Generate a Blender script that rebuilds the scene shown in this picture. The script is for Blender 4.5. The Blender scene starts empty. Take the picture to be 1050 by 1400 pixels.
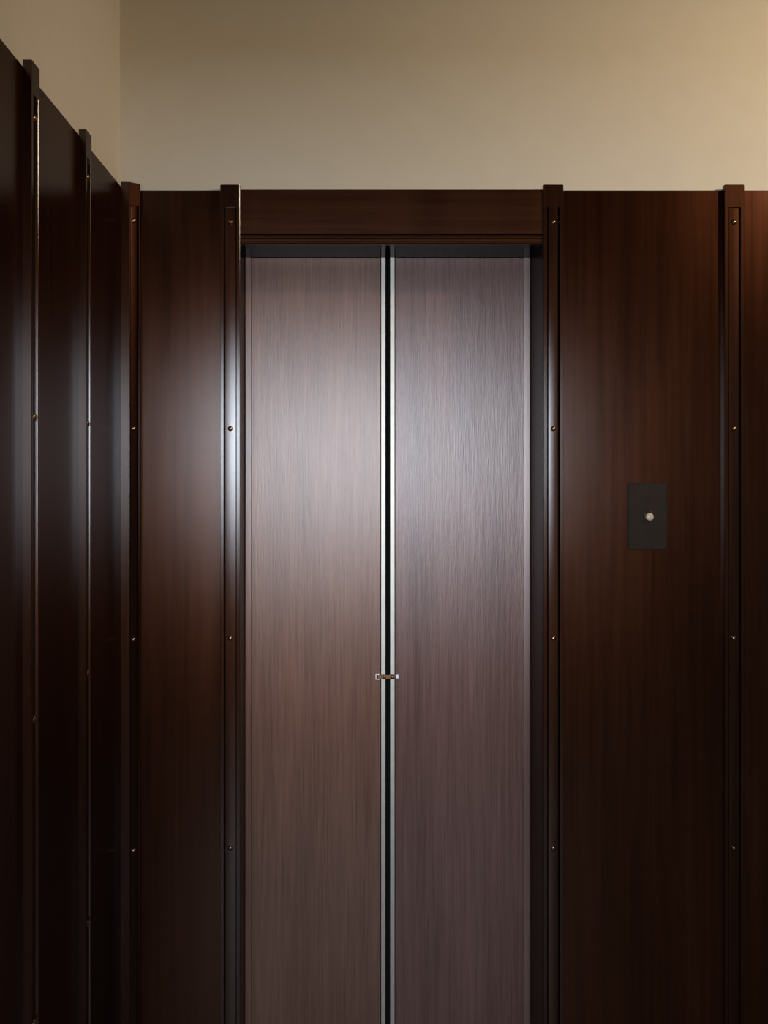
import bpy, bmesh, math, random
from mathutils import Vector, Matrix

random.seed(7)
SC = bpy.context.scene
COL = SC.collection

# ------------------------------------------------------------------ camera, world, lights, exposure
# axes: x to the right, y into the door wall (panel faces at y = 0), z up; floor at z = 0
CAM_H = 1.62
F_PX = 1500.0                       # focal length in pixels of the 1050 px wide frame
cam_d = bpy.data.cameras.new('camera')
cam = bpy.data.objects.new('camera', cam_d)
COL.objects.link(cam)
cam.location = (0.0, -3.0, CAM_H)
cam.rotation_euler = (math.radians(90), 0, 0)
cam_d.sensor_fit = 'HORIZONTAL'
cam_d.sensor_width = 36.0
cam_d.lens = 36.0 * F_PX / 1050.0
cam_d.shift_x = (525 - 465) / 1050.0
cam_d.shift_y = -(700 - 622) / 1050.0
cam_d.clip_start = 0.05
SC.camera = cam

world = bpy.data.worlds.new('world')
SC.world = world
world.use_nodes = True
world.node_tree.nodes['Background'].inputs[0].default_value = (0.55, 0.68, 0.9, 1)
world.node_tree.nodes['Background'].inputs[1].default_value = 0.15

# daylight through the window in the wall behind the photographer
WIN = (-0.95, 1.17, 1.25, 2.40)     # x0, x1, z0, z1
REAR = -5.0
wl = bpy.data.lights.new('window_daylight', 'AREA')
wl.shape = 'RECTANGLE'
wl.size = WIN[1] - WIN[0]
wl.size_y = WIN[3] - WIN[2]
wl.energy = 163
wl.color = (0.78, 0.89, 1.0)
wlo = bpy.data.objects.new('window_daylight', wl)
COL.objects.link(wlo)
wlo.location = ((WIN[0] + WIN[1]) / 2, REAR - 0.05, (WIN[2] + WIN[3]) / 2)
wlo.rotation_euler = (math.radians(90), 0, 0)      # light points along +y

# warm ceiling spotlight to the right of the doors, aimed at the wall
sp = bpy.data.lights.new('ceiling_spot', 'SPOT')
sp.energy = 146
sp.color = (1.0, 0.81, 0.57)
sp.spot_size = math.radians(57)
sp.spot_blend = 1.0
sp.shadow_soft_size = 0.08
spo = bpy.data.objects.new('ceiling_spot', sp)
COL.objects.link(spo)
spo.location = (2.3, -1.6, 3.0)
spo.rotation_euler = (Vector((1.4, 0.0, 2.42)) - spo.location).to_track_quat('-Z', 'Y').to_euler()
spo.scale = (3.5, 1.0, 1.0)          # oval beam of a wall washer

SC.view_settings.view_transform = 'Standard'
SC.view_settings.look = 'None'
SC.view_settings.gamma = 1.0
SC.view_settings.use_curve_mapping = False
SC.view_settings.exposure = 0.0

# ------------------------------------------------------------------ materials
def new_mat(name):
    m = bpy.data.materials.new(name)
    m.use_nodes = True
    nt = m.node_tree
    return m, nt, nt.nodes['Principled BSDF']

def nd(nt, kind, **kw):
    n = nt.nodes.new(kind)
    for k, v in kw.items():
        setattr(n, k, v)
    return n

def wood(name, dark, light, grain=(60, 60, 1.4), ripple=0.0, bump=0.1, bscale=(160, 160, 5),
         sheen=0.5, sheen_rough=0.4, ior=1.5, gloss_rough=0.25, rough_var=0.008, graze=0.25):
    """Polished wood: diffuse body, a broad wood-coloured sheen from the fibres under the finish, and a clear lacquer on top."""
    m = bpy.data.materials.new(name)
    m.use_nodes = True
    nt = m.node_tree
    nt.nodes.clear()
    L = nt.links.new
    out = nd(nt, 'ShaderNodeOutputMaterial')
    tc = nd(nt, 'ShaderNodeTexCoord')
    oi = nd(nt, 'ShaderNodeObjectInfo')
    off = nd(nt, 'ShaderNodeVectorMath', operation='SCALE')
    off.inputs[0].default_value = (3.1, 7.7, 5.3)
    L(oi.outputs['Random'], off.inputs['Scale'])
    add = nd(nt, 'ShaderNodeVectorMath', operation='ADD')
    L(tc.outputs['Object'], add.inputs[0]); L(off.outputs[0], add.inputs[1])
    def noise(scale, detail=4, rough_=0.6, dist=0.0):
        mp = nd(nt, 'ShaderNodeMapping')
        mp.inputs['Scale'].default_value = scale
        L(add.outputs[0], mp.inputs['Vector'])
        n = nd(nt, 'ShaderNodeTexNoise')
        n.inputs['Scale'].default_value = 1.0
        n.inputs['Detail'].default_value = detail
        n.inputs['Roughness'].default_value = rough_
        n.inputs['Distortion'].default_value = dist
        L(mp.outputs[0], n.inputs['Vector'])
        return n
    g1 = noise(grain, 5, 0.62, 0.25)
    g2 = noise((7, 7, 0.8), 2, 0.5)
    mix = nd(nt, 'ShaderNodeMath', operation='MULTIPLY_ADD')
    L(g1.outputs[0], mix.inputs[0]); mix.inputs[1].default_value = 0.6
    h = nd(nt, 'ShaderNodeMath', operation='MULTIPLY')
    L(g2.outputs[0], h.inputs[0]); h.inputs[1].default_value = 0.4
    L(h.outputs[0], mix.inputs[2])
    val = mix.outputs[0]
    if ripple:
        g3 = noise((9, 9, 26), 3, 0.55, 0.4)
        r = nd(nt, 'ShaderNodeMath', operation='MULTIPLY_ADD')
        s = nd(nt, 'ShaderNodeMath', operation='SUBTRACT')
        L(g3.outputs[0], s.inputs[0]); s.inputs[1].default_value = 0.5
        L(s.outputs[0], r.inputs[0]); r.inputs[1].default_value = ripple
        L(val, r.inputs[2]); val = r.outputs[0]
    cr = nd(nt, 'ShaderNodeValToRGB')
    cr.color_ramp.elements[0].position = 0.33; cr.color_ramp.elements[0].color = (*dark, 1)
    cr.color_ramp.elements[1].position = 0.68; cr.color_ramp.elements[1].color = (*light, 1)
    L(val, cr.inputs[0])
    g4 = noise((14, 14, 4), 4, 0.6)
    mr = nd(nt, 'ShaderNodeMapRange')
    mr.inputs['From Min'].default_value = 0.3; mr.inputs['From Max'].default_value = 0.7
    mr.inputs['To Min'].default_value = gloss_rough - rough_var; mr.inputs['To Max'].default_value = gloss_rough + rough_var
    L(g4.outputs[0], mr.inputs['Value'])
    df = nd(nt, 'ShaderNodeBsdfDiffuse'); L(cr.outputs[0], df.inputs['Color'])
    sh = nd(nt, 'ShaderNodeBsdfAnisotropic', distribution='BECKMANN')
    L(cr.outputs[0], sh.inputs['Color']); sh.inputs['Roughness'].default_value = sheen_rough
    gl = nd(nt, 'ShaderNodeBsdfAnisotropic', distribution='BECKMANN')
    gl.inputs['Color'].default_value = (1, 1, 1, 1)
    L(mr.outputs[0], gl.inputs['Roughness'])
    body = nd(nt, 'ShaderNodeMixShader'); body.inputs[0].default_value = sheen
    L(df.outputs[0], body.inputs[1]); L(sh.outputs[0], body.inputs[2])
    # reflectance of a slightly rough lacquer: f0 head on, rising to a modest value at grazing angles
    lw = nd(nt, 'ShaderNodeLayerWeight'); lw.inputs['Blend'].default_value = 0.5
    pw = nd(nt, 'ShaderNodeMath', operation='POWER'); L(lw.outputs['Facing'], pw.inputs[0]); pw.inputs[1].default_value = 5.0
    fr = nd(nt, 'ShaderNodeMath', operation='MULTIPLY_ADD')
    f0 = ((ior - 1) / (ior + 1)) ** 2
    L(pw.outputs[0], fr.inputs[0]); fr.inputs[1].default_value = graze; fr.inputs[2].default_value = f0
    top = nd(nt, 'ShaderNodeMixShader')
    L(fr.outputs[0], top.inputs[0]); L(body.outputs[0], top.inputs[1]); L(gl.outputs[0], top.inputs[2])
    L(top.outputs[0], out.inputs['Surface'])
    if bump:
        g5 = noise(bscale, 4, 0.65, 0.5)
        bp = nd(nt, 'ShaderNodeBump')
        bp.inputs['Strength'].default_value = bump
        bp.inputs['Distance'].default_value = 0.002
        L(g5.outputs[0], bp.inputs['Height'])
        for n in (sh, gl): L(bp.outputs[0], n.inputs['Normal'])
    return m

def plain(name, col, rough, metal=0.0, spec=0.5, var=0.0, scale=40.0, bump=0.0):
    m, nt, b = new_mat(name)
    L = nt.links.new
    tc = nd(nt, 'ShaderNodeTexCoord')
    n = nd(nt, 'ShaderNodeTexNoise')
    n.inputs['Scale'].default_value = scale; n.inputs['Detail'].default_value = 5
    L(tc.outputs['Object'], n.inputs['Vector'])
    cr = nd(nt, 'ShaderNodeValToRGB')
    cr.color_ramp.elements[0].position = 0.3; cr.color_ramp.elements[1].position = 0.7
    cr.color_ramp.elements[0].color = (*[c * (1 - var) for c in col], 1)
    cr.color_ramp.elements[1].color = (*[min(1, c * (1 + var)) for c in col], 1)
    L(n.outputs[0], cr.inputs[0]); L(cr.outputs[0], b.inputs['Base Color'])
    b.inputs['Roughness'].default_value = rough
    b.inputs['Metallic'].default_value = metal
    b.inputs['Specular IOR Level'].default_value = spec
    if bump:
        bp = nd(nt, 'ShaderNodeBump')
        bp.inputs['Strength'].default_value = bump; bp.inputs['Distance'].default_value = 0.002
        L(n.outputs[0], bp.inputs['Height']); L(bp.outputs[0], b.inputs['Normal'])
    return m

M_PANEL = wood('mahogany_panel', (0.026, 0.0082, 0.0037), (0.054, 0.0172, 0.0076), (55, 55, 1.6), 0.10, 0.02, sheen=0.58, sheen_rough=0.35, ior=1.35, gloss_rough=0.24)
M_HEADER = wood('mahogany_header', (0.028, 0.0092, 0.0044), (0.062, 0.0210, 0.0095), (1.4, 40, 50), 0.05, 0.02, (6, 90, 120), sheen=0.75, sheen_rough=0.44, ior=1.32, gloss_rough=0.28)
M_BATTEN = wood('mahogany_batten', (0.019, 0.0066, 0.0034), (0.042, 0.0150, 0.0076), (70, 70, 2), 0.05, 0.02, (120, 120, 7), sheen=0.6, sheen_rough=0.40, ior=1.6, gloss_rough=0.21)
M_JAMB = wood('mahogany_jamb', (0.016, 0.0070, 0.0050), (0.030, 0.0135, 0.009), (70, 70, 2), 0.03, 0.03, sheen=0.5, ior=1.55, gloss_rough=0.30, graze=0.35)
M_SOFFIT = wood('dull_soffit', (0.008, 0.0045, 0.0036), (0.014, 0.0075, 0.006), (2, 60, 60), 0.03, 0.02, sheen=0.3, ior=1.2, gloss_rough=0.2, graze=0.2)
M_DOOR = wood('satin_veneer', (0.094, 0.042, 0.028), (0.200, 0.097, 0.067), (190, 190, 3.5), 0.04, 0.17, (230, 230, 13), sheen=0.4, sheen_rough=0.44, ior=1.50, gloss_rough=0.30)
M_DOOR2 = wood('satin_veneer_cool', (0.084, 0.040, 0.033), (0.178, 0.092, 0.078), (190, 190, 3.5), 0.04, 0.21, (230, 230, 13), sheen=0.4, sheen_rough=0.44, ior=1.52, gloss_rough=0.30)
M_EDGE = wood('veneer_edge', (0.12, 0.062, 0.050), (0.185, 0.102, 0.085), (120, 120, 2), 0.0, 0.1, sheen=0.3, ior=1.55, gloss_rough=0.32)
M_PLASTER = plain('warm_plaster', (0.70, 0.625, 0.52), 0.85, 0, 0.2, 0.015, 14, 0.03)
M_ROOM = plain('dark_room_wall', (0.045, 0.03, 0.02), 0.8, 0, 0.2, 0.05, 6)
M_CEIL = plain('ceiling_paint', (0.30, 0.26, 0.21), 0.9, 0, 0.2, 0.02, 8)
M_FLOOR = wood('oak_floor', (0.10, 0.070, 0.050), (0.17, 0.12, 0.088), (1.5, 30, 30), 0, 0.05, sheen=0.1, ior=1.35, gloss_rough=0.4)
M_NICKEL = plain('satin_nickel', (0.48, 0.44, 0.385), 0.46, 1.0, 0.5, 0.06, 30, 0.03)
M_BLACK = plain('black_rubber', (0.004, 0.004, 0.004), 0.8, 0, 0.1, 0.05)
M_RIVET = plain('bronze_rivet', (0.45, 0.24, 0.13), 0.28, 1.0, 0.5, 0.12, 200)
M_PLATE = plain('dark_bronze_plate', (0.026, 0.0165, 0.0115), 0.45, 0.0, 0.06, 0.08, 30)
M_RING = plain('button_collar_metal', (0.03, 0.02, 0.014), 0.35, 0.6, 0.5, 0.1)
M_BUTTON = plain('ivory_button', (0.50, 0.39, 0.26), 0.35, 0.0, 0.5, 0.03, 80)
M_LATCH = plain('copper_link', (0.19, 0.095, 0.055), 0.38, 1.0, 0.5, 0.3, 150)
M_BRACKET = plain('bright_bracket', (0.75, 0.72, 0.74), 0.32, 1.0, 0.5, 0.1, 120)

# ------------------------------------------------------------------ helpers
def link(name, me, mat, parent=None, kind=None, label=None, cat=None, group=None):
    o = bpy.data.objects.new(name, me)
    COL.objects.link(o)
    if mat and not me.materials:
        me.materials.append(mat)
    if parent:
        o.parent = parent
    tag(o, kind, label, cat, group)
    return o

def tag(o, kind=None, label=None, cat=None, group=None):
    if kind: o['kind'] = kind
    if label: o['label'] = label
    if cat: o['category'] = cat
    if group: o['group'] = group
    return o

def empty(name, loc=(0, 0, 0), rz=0.0, parent=None, **kw):
    o = bpy.data.objects.new(name, None)
    COL.objects.link(o)
    o.location = loc
    o.rotation_euler = (0, 0, rz)
    o.empty_display_size = 0.05
    if parent: o.parent = parent
    return tag(o, **kw)

def to_mesh(bm, name, smooth=False):
    bmesh.ops.recalc_face_normals(bm, faces=bm.faces)
    me = bpy.data.meshes.new(name)
    bm.to_mesh(me)
    bm.free()
    if smooth:
        for p in me.polygons: p.use_smooth = True
    return me

def add_box(bm, x0, x1, y0, y1, z0, z1, bev=0.0, seg=2):
    vs = [bm.verts.new((x, y, z)) for x in (x0, x1) for y in (y0, y1) for z in (z0, z1)]
    f = [(0, 1, 3, 2), (4, 6, 7, 5), (0, 4, 5, 1), (2, 3, 7, 6), (0, 2, 6, 4), (1, 5, 7, 3)]
    fs = [bm.faces.new([vs[i] for i in q]) for q in f]
    if bev:
        es = list({e for fa in fs for e in fa.edges})
        bmesh.ops.bevel(bm, geom=es, offset=bev, segments=seg, affect='EDGES', profile=0.5)

def box(name, x0, x1, y0, y1, z0, z1, mat, parent=None, bev=0.0, **kw):
    bm = bmesh.new()
    add_box(bm, x0, x1, y0, y1, z0, z1, bev)
    return link(name, to_mesh(bm, name), mat, parent, **kw)

def add_prism_z(bm, prof, z0, z1):
    a = [bm.verts.new((x, y, z0)) for x, y in prof]
    b = [bm.verts.new((x, y, z1)) for x, y in prof]
    n = len(prof)
    for i in range(n):
        bm.faces.new((a[i], a[(i + 1) % n], b[(i + 1) % n], b[i]))
    bm.faces.new(a[::-1]); bm.faces.new(b)

def add_prism_x(bm, prof, x0, x1):            # prof in (y, z)
    a = [bm.verts.new((x0, y, z)) for y, z in prof]
    b = [bm.verts.new((x1, y, z)) for y, z in prof]
    n = len(prof)
    for i in range(n):
        bm.faces.new((a[i], a[(i + 1) % n], b[(i + 1) % n], b[i]))
    bm.faces.new(a[::-1]); bm.faces.new(b)

def lathe_y(bm, prof, seg=20, cx=0.0, cz=0.0):    # prof = [(radius, y)], axis along y
    rings = []
    for r, y in prof:
        if r < 1e-6:
            rings.append([bm.verts.new((cx, y, cz))])
        else:
            rings.append([bm.verts.new((cx + r * math.cos(2 * math.pi * i / seg), y, cz + r * math.sin(2 * math.pi * i / seg))) for i in range(seg)])
    for a, b in zip(rings, rings[1:]):
        if len(a) == 1 and len(b) == 1: continue
        for i in range(seg):
            j = (i + 1) % seg
            if len(a) == 1: bm.faces.new((a[0], b[i], b[j]))
            elif len(b) == 1: bm.faces.new((a[i], a[j], b[0]))
            else: bm.faces.new((a[i], a[j], b[j], b[i]))

# ------------------------------------------------------------------ the room shell
PT = 0.015                       # panel thickness
X_L = -0.590                     # face of the left hand panels
X_LP = X_L - PT                  # left plaster
X_R = 2.6
CEIL = 3.3
Z0 = -0.10                        # floor level
DADO = 2.343
OP_L, OP_R, OP_T = -0.2775, 0.554, 2.1937     # clear door opening
DOOR_Y = 0.190                   # face of the door leaves
LW_END = -2.5                   # where the left wall turns away

bm = bmesh.new()
add_box(bm, -2.6, X_R + 0.1, REAR - 0.2, 0.6, Z0 - 0.1, Z0)
link('floor', to_mesh(bm, 'floor'), M_FLOOR, kind='structure', label='dark wooden floor of the hall in front of the doors', cat='floor')
bm = bmesh.new()
add_box(bm, -2.6, X_R + 0.1, REAR - 0.2, 0.6, CEIL, CEIL + 0.1)
link('ceiling', to_mesh(bm, 'ceiling'), M_CEIL, kind='structure', label='plain painted ceiling above the panelled hall', cat='ceiling')

JT = 0.03                        # jamb thickness
bm = bmesh.new()
add_box(bm, X_LP - 0.15, OP_L - JT, PT, 0.28, Z0, CEIL)
add_box(bm, OP_R + JT, X_R, PT, 0.28, Z0, CEIL)
add_box(bm, OP_L - JT, OP_R + JT, PT, 0.28, OP_T + JT, CEIL)
wall_back = link('wall_back', to_mesh(bm, 'wall_back'), M_PLASTER, kind='structure',
                 label='warm beige plaster wall above the double doors and dark panelling', cat='wall')
bm = bmesh.new()
add_box(bm, X_LP - 0.15, X_LP, LW_END, PT, Z0, CEIL)
wall_left = link('wall_left', to_mesh(bm, 'wall_left'), M_PLASTER, kind='structure',
                 label='beige plaster side wall rising above receding dark panels', cat='wall')
bm = bmesh.new()
add_box(bm, X_R, X_R + 0.1, REAR, 0.28, Z0, CEIL)
link('wall_right', to_mesh(bm, 'wall_right'), M_ROOM, kind='structure', label='dark wall on the far side of the hall', cat='wall')
bm = bmesh.new()
add_box(bm, -2.6, WIN[0], REAR - 0.2, REAR, Z0, CEIL)
add_box(bm, WIN[1], X_R + 0.1, REAR - 0.2, REAR, Z0, CEIL)
add_box(bm, WIN[0], WIN[1], REAR - 0.2, REAR, Z0, WIN[2])
add_box(bm, WIN[0], WIN[1], REAR - 0.2, REAR, WIN[3], CEIL)
link('wall_rear', to_mesh(bm, 'wall_rear'), M_ROOM, kind='structure', label='dark wall with a window behind the photographer', cat='wall')
bm = bmesh.new()
add_box(bm, -2.6, -2.5, REAR, LW_END, Z0, CEIL)
add_box(bm, -2.5, X_LP - 0.15, LW_END, LW_END + 0.1, Z0, CEIL)
link('wall_hall', to_mesh(bm, 'wall_hall'), M_ROOM, kind='structure', label='dark side wall of the wider hall behind the photographer', cat='wall')

bm = bmesh.new()
add_box(bm, -2.5, X_R, LW_END - 0.25, LW_END - 0.002, 2.00, CEIL)  # unseen header, added low to keep daylight off upper wall and door tops
link('shade_header', to_mesh(bm, 'shade_header'), M_ROOM, kind='structure', label='unseen header added behind the photographer to cut the window light', cat='wall')

# wooden panels: parts of the walls
B4, B5, B6 = -0.299, 0.5805, 1.0725            # batten centres on the door wall
D1, D2 = -0.934, -0.497                        # batten centres along the left wall (y)
for x0, x1 in ((X_L - PT, B4), (B5, B6), (B6, X_R)):
    a = x0 + (0.0006 if x0 != X_L - PT else 0)
    # the veneer stops at the jamb edge behind the batten
    if x1 == B4: x1 = OP_L - 0.0
    if x0 == B5: a = OP_R
    box('wood_panel', a, x1 - 0.0006, 0.0, PT, Z0, DADO, M_PANEL, wall_back, 0.0008)
for y0, y1 in ((D2, 0.0), (D1, D2), (LW_END, D1)):
    box('wood_panel', X_LP, X_L, y0 + 0.0006, y1 - 0.0006, Z0, DADO, M_PANEL, wall_left, 0.0008)

# ------------------------------------------------------------------ battens with recessed strip, cap and rivets
CAP_Z, BAT_Z = 2.294, 2.3555
T = 0.017
RIVET_Z = (2.254, 1.6915, 1.1215, 0.5495)

def rivet_mesh():
    bm = bmesh.new()
    r, h = 0.0068, 0.0052
    prof = [(r, 0.0), (r, -0.0006)] + [(r * math.cos(a), -0.0006 - h * math.sin(a)) for a in [math.radians(d) for d in (12, 25, 40, 55, 72)]] + [(0, -0.0006 - h)]
    lathe_y(bm, prof, 18)
    return to_mesh(bm, 'rivet', True)

def batten_profile(w, t, lip, deep, bev=0.0009, back=None):
    h = w / 2
    r = h - lip
    g = 0.0044                                   # V groove either side of the strip
    p = [(h, 0.0), (h, -t + bev), (h - bev * .4, -t + bev * .4), (h - bev, -t),
         (r + bev * .7, -t), (r, -t + bev * .7), (r - 0.0003, -t + bev * 1.5), (r - g / 2, -t + deep), (r - g, -t + deep * 0.45), (-r + g, -t + deep * 0.45), (-r + g / 2, -t + deep), (-r + 0.0003, -t + bev * 1.5), (-r, -t + bev * .7), (-r - bev * .7, -t),
         (-h + bev, -t), (-h + bev * .4, -t + bev * .4), (-h, -t + bev)]
    p += back if back else [(-h, 0.0)]
    return p

def make_batten(name, w, t, lip, deep, back=None, n_rivets=4):
    root = empty(name)
    bm = bmesh.new()
    add_prism_z(bm, batten_profile(w, t, lip, deep, back=back), Z0, CAP_Z)
    link('body', to_mesh(bm, 'batten_body'), M_BATTEN, root)
    bm = bmesh.new()                             # solid cap block closing the recess at the top
    h, b = w / 2, 0.0012
    prof = [(h, 0.0), (h, -t + b), (h - b * .4, -t + b * .4), (h - b, -t), (-h + b, -t), (-h + b * .4, -t + b * .4), (-h, -t + b)]
    prof += back if back else [(-h, 0.0)]
    add_prism_z(bm, prof, CAP_Z, BAT_Z - 0.0015)
    top = [(x * 0.965, (y + t * .5) * 0.92 - t * .5) if y < -0.001 else (x * 0.965, y) for x, y in prof]
    add_prism_z(bm, top, BAT_Z - 0.0015, BAT_Z)
    link('cap', to_mesh(bm, 'batten_cap'), M_BATTEN, root)
    bm = bmesh.new()                             # slightly crowned strip lying in the recess
    r = h - lip - 0.0044
    n = 8
    front = [(r - 2 * r * i / n, -t + deep * 0.45 - 0.0005 - 0.0003 * (1 - (1 - 2 * i / n) ** 2)) for i in range(n + 1)]
    add_prism_z(bm, [(r, -t + deep * 0.45)] + front + [(-r, -t + deep * 0.45)], Z0, CAP_Z - 0.0035)
    s = link('inset_strip', to_mesh(bm, 'inset_strip'), M_BATTEN, root)
    y_front = -t + deep * 0.45 - 0.0008
    for z in RIVET_Z[:n_rivets]:
        o = link('rivet', RIVET, M_RIVET, root)
        o.location = (0, y_front, z)
    return root

def copy_tree(src, name, loc, rz):
    r = src.copy(); COL.objects.link(r); r.name = name
    r.location = loc; r.rotation_euler = (0, 0, rz)
    for ch in list(src.children):
        c = ch.copy(); COL.objects.link(c); c.parent = r
    return r

RIVET = rivet_mesh()
W = 0.0535
first = make_batten('trim_1', W, T, 0.0095, 0.0130)
first.location = (B4, 0, 0)
G = 'riveted wall battens'
tag(first, 'structure', 'dark polished wooden batten with four rivets framing the double doors, bluish window glare on it', 'batten', G)
spots = [('trim_2', (B5, 0, 0), 0.0, 'dark riveted wooden batten between the doors and the call button panel'),
         ('trim_3', (B6, 0, 0), 0.0, 'reddish brown riveted wooden batten beyond the call button, at the right edge of the photo'),
         ('trim_4', (X_L, D1, 0), math.pi / 2, 'tallest looking riveted wooden batten on the side wall, nearest the camera'),
         ('trim_5', (X_L, D2, 0), math.pi / 2, 'riveted wooden batten in the middle of the side wall, before the corner')]
for nm, loc, rz, lab in spots:
    o = copy_tree(first, nm, loc, rz)
    tag(o, 'structure', lab, 'batten', G)
# the corner batten: narrower, set diagonally; its back is a wedge reaching into the corner
WC, TC = 0.0365, 0.018
MC = (0.0314 - WC / 2 + TC) / 2                # its near side faces straight into the room
corner = make_batten('trim_6', WC, TC, 0.0045, 0.0125, back=[(-WC / 2 - MC, -TC + MC), (0.0, 0.0314), (WC / 2, 0.0314 - WC / 2)])
corner.location = (X_L + 0.0222, -0.0222, 0)
corner.rotation_euler = (0, 0, math.pi / 4)
tag(corner, 'structure', 'narrow riveted wooden batten set diagonally in the corner of the two walls', 'batten', G)

# ------------------------------------------------------------------ door surround
sur = empty('trim_7', (0, 0, 0), kind='structure', label='dark wooden door surround with header board above the double doors', cat='door frame')
hx0, hx1 = B4 + W / 2 + 0.0003, B5 - W / 2 - 0.0003
hz = 2.2205
box('header_board', hx0, hx1, -0.0105, PT, hz + 0.0012, DADO, M_HEADER, sur, 0.0010)
bm = bmesh.new()                                 # moulded lower rail: fillet, cove, bead
add_prism_x(bm, [(PT, hz - 0.0012), (-0.0095, hz - 0.0012), (-0.0105, hz - 0.002), (-0.0105, hz - 0.0055), (-0.0085, hz - 0.0065),
                 (-0.0085, hz - 0.0095), (-0.0092, hz - 0.0125), (-0.0092, OP_T + 0.0075), (-0.0082, OP_T + 0.0062),
                 (-0.0082, OP_T + 0.0045), (-0.0105, OP_T + 0.0036), (-0.0112, OP_T + 0.0018), (-0.0105, OP_T), (PT, OP_T)], hx0, hx1)
link('header_moulding', to_mesh(bm, 'header_moulding'), M_HEADER, sur)
box('jamb', OP_L - JT, OP_L, PT, 0.26, Z0, OP_T, M_JAMB, sur, 0.001)
box('jamb', OP_R, OP_R + JT, PT, 0.26, Z0, OP_T, M_JAMB, sur, 0.001)
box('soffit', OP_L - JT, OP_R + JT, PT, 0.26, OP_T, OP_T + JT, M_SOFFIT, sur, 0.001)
# edges of the panels behind the battens, so the jamb runs out to the panel face
box('jamb_stop', OP_L - 0.0003, OP_L + 0.0012, 0.0, 0.010, Z0, OP_T, M_JAMB, sur, 0.0004)
box('jamb_stop', OP_R - 0.0012, OP_R + 0.0003, 0.0, 0.010, Z0, OP_T, M_JAMB, sur, 0.0004)

# ------------------------------------------------------------------ the two door leaves
DT = 0.035
YB = DOOR_Y + DT
def leaf(name, x_out, x_wood, s0, s1, side, mat, edge_mat, label):
    root = empty(name, ((x_out + x_wood) / 2, DOOR_Y, 0), kind='structure', label=label, cat='door')
    cx, cy = root.location.x, root.location.y
    def rel(bm):
        bmesh.ops.translate(bm, verts=bm.verts, vec=(-cx, -cy, 0)); return bm
    e0 = x_out + side * 0.0185                    # inner edge of the outer lipping
    bm = bmesh.new()
    add_box(bm, min(e0, x_wood), max(e0, x_wood), DOOR_Y, YB, Z0 + 0.01, OP_T - 0.001, 0.0008)
    link('door_panel', to_mesh(rel(bm), 'door_panel'), mat, root)
    bm = bmesh.new()                              # hidden tongue running behind the jamb
    o = x_out - side * 0.0
    prof = [(e0 - side * 0.0004, DOOR_Y), (e0 - side * 0.006, DOOR_Y - 0.0006), (o + side * 0.003, DOOR_Y - 0.0014), (o, DOOR_Y - 0.0006), (o, YB), (e0 - side * 0.0004, YB)]
    add_prism_z(bm, prof, Z0 + 0.01, OP_T - 0.001)
    link('edge_strip', to_mesh(rel(bm), 'edge_strip'), edge_mat, root)
    bm = bmesh.new()                              # metal channel along the meeting edge
    a, b = min(s0, s1), max(s0, s1)
    w = b - a
    prof = [(a, YB), (a, DOOR_Y - 0.0005), (a + w * .05, DOOR_Y - 0.0016), (a + w * .5, DOOR_Y - 0.0018), (a + w * .95, DOOR_Y - 0.0016), (b, DOOR_Y - 0.0005), (b, YB)]
    add_prism_z(bm, prof, Z0 + 0.01, OP_T - 0.001)
    link('metal_edge', to_mesh(rel(bm), 'metal_edge'), M_NICKEL, root, label='satin nickel edge strip')
    return root, rel

d1, rel1 = leaf('door_1', OP_L + 0.0006, 0.1176, 0.1191, 0.1319, 1, M_DOOR, M_DOOR, 'brown satin wooden door leaf beside the batten with the window glare')
d2, rel2 = leaf('door_2', OP_R - 0.0006, 0.1602, 0.1587, 0.1453, -1, M_DOOR2, M_EDGE, 'greyish brown satin wooden door leaf on the side of the call button')
bm = bmesh.new()
add_box(bm, 0.1325, 0.1447, DOOR_Y + 0.016, YB, Z0 + 0.01, OP_T - 0.001, 0.001)
link('rubber_seal', to_mesh(rel1(bm), 'rubber_seal'), M_BLACK, d1, label='black rubber seal')
for xa, xb, dd, rl in ((0.1178, 0.1189, d1, rel1), (0.1589, 0.1600, d2, rel2)):
    bm = bmesh.new()
    add_box(bm, xa, xb, DOOR_Y + 0.004, YB, Z0 + 0.01, OP_T - 0.001)
    link('shadow_gap_liner', to_mesh(rl(bm), 'shadow_gap_liner'), M_BLACK, dd)

# ------------------------------------------------------------------ latch across the meeting edges
LZ = CAM_H - (925 - 622) / 470.2
latch = empty('door_latch', (0.1388, DOOR_Y, LZ), kind='thing', label='small copper coloured latch link across the gap between the two door leaves', cat='latch')
def px(d): return d / 470.2
bm = bmesh.new()                                  # open left staple: a small U of bright metal
add_box(bm, px(-17), px(-15.6), -0.005, 0.0, px(-4), px(4), 0.0004)
add_box(bm, px(-15.6), px(-10.5), -0.005, 0.0, px(-4), px(-2.8), 0.0003)
add_box(bm, px(-15.6), px(-10.5), -0.005, 0.0, px(2.8), px(4), 0.0003)
link('staple', to_mesh(bm, 'staple'), M_BRACKET, latch, label='bright metal staple')
bm = bmesh.new()
add_box(bm, px(10.2), px(15.4), -0.006, 0.0, px(-2.6), px(3.2), 0.0012)
link('catch_plate', to_mesh(bm, 'catch_plate'), M_BRACKET, latch, label='bright metal catch plate')
bm = bmesh.new()
add_box(bm, px(-14.2), px(10.4), -0.0085, -0.0028, px(-3.0), px(3.1), 0.0013)
link('link_bar', to_mesh(bm, 'link_bar'), M_LATCH, latch)
bm = bmesh.new()
lathe_y(bm, [(px(3.0), -0.008), (px(3.0), -0.0105), (px(2.2), -0.0118), (0, -0.0122)], 18, px(6.0), 0)
lathe_y(bm, [(px(2.3), -0.008), (px(2.3), -0.0098), (px(1.5), -0.0108), (0, -0.0110)], 18, px(-5.0), 0)
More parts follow.
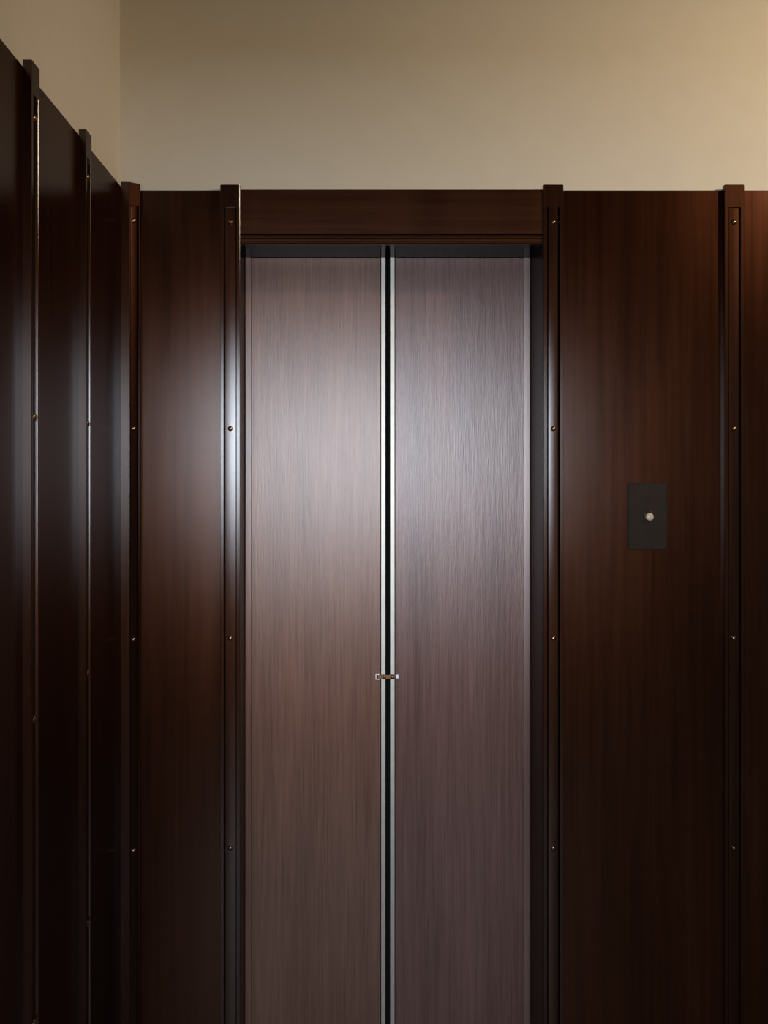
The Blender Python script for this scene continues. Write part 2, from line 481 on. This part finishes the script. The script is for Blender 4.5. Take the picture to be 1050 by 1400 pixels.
link('pivot_pin', to_mesh(bm, 'pivot_pin', True), M_LATCH, latch)

# ------------------------------------------------------------------ call button
bx, bz = (885.6 - 465) / 501.3, CAM_H - (706.0 - 622) / 501.3
call = empty('call_button', (bx, 0.0, bz), kind='thing', label='dark bronze call plate with one round ivory push button on the panel', cat='call button')
bm = bmesh.new()
w, h, t = 0.0545, 0.0912, 0.008
e = 0.0032
fr = [(-w, -h), (w, -h), (w, h), (-w, h)]
a = [bm.verts.new((x, 0, z)) for x, z in fr]
b = [bm.verts.new((x, -t + 0.002, z)) for x, z in fr]
c = [bm.verts.new((x - math.copysign(e, x), -t, z - math.copysign(e, z))) for x, z in fr]
for p, q in ((a, b), (b, c)):
    for i in range(4):
        bm.faces.new((p[i], p[(i + 1) % 4], q[(i + 1) % 4], q[i]))
bm.faces.new(c); bm.faces.new(a[::-1])
link('plate', to_mesh(bm, 'plate'), M_PLATE, call)
ox, oz = (886.9 - 885.6) / 501.3, -(706.3 - 706.0) / 501.3
bm = bmesh.new()
lathe_y(bm, [(0.0155, -t), (0.0155, -t - 0.0015), (0.0145, -t - 0.0024), (0.0125, -t - 0.0024), (0.0120, -t)], 28, ox, oz)
link('collar', to_mesh(bm, 'collar', True), M_RING, call)
bm = bmesh.new()
lathe_y(bm, [(0.0106, -t), (0.0106, -t - 0.011), (0.0100, -t - 0.0128), (0.0080, -t - 0.0140), (0.0045, -t - 0.0147), (0, -t - 0.0149)], 28, ox, oz)
link('push_button', to_mesh(bm, 'push_button', True), M_BUTTON, call, label='ivory push button')

# ------------------------------------------------------------------ the window behind the photographer
win = empty('window_1', ((WIN[0] + WIN[1]) / 2, REAR - 0.1, WIN[2]), kind='structure', label='wide window in the wall behind the photographer', cat='window')
ww, wh = WIN[1] - WIN[0], WIN[3] - WIN[2]
bm = bmesh.new()
fwid = 0.05
add_box(bm, -ww / 2, -ww / 2 + fwid, -0.06, 0.0, 0, wh)
add_box(bm, ww / 2 - fwid, ww / 2, -0.06, 0.0, 0, wh)
add_box(bm, -ww / 2 + fwid, ww / 2 - fwid, -0.06, 0.0, 0, fwid)
add_box(bm, -ww / 2 + fwid, ww / 2 - fwid, -0.06, 0.0, wh - fwid, wh)
link('window_frame', to_mesh(bm, 'window_frame'), M_JAMB, win)
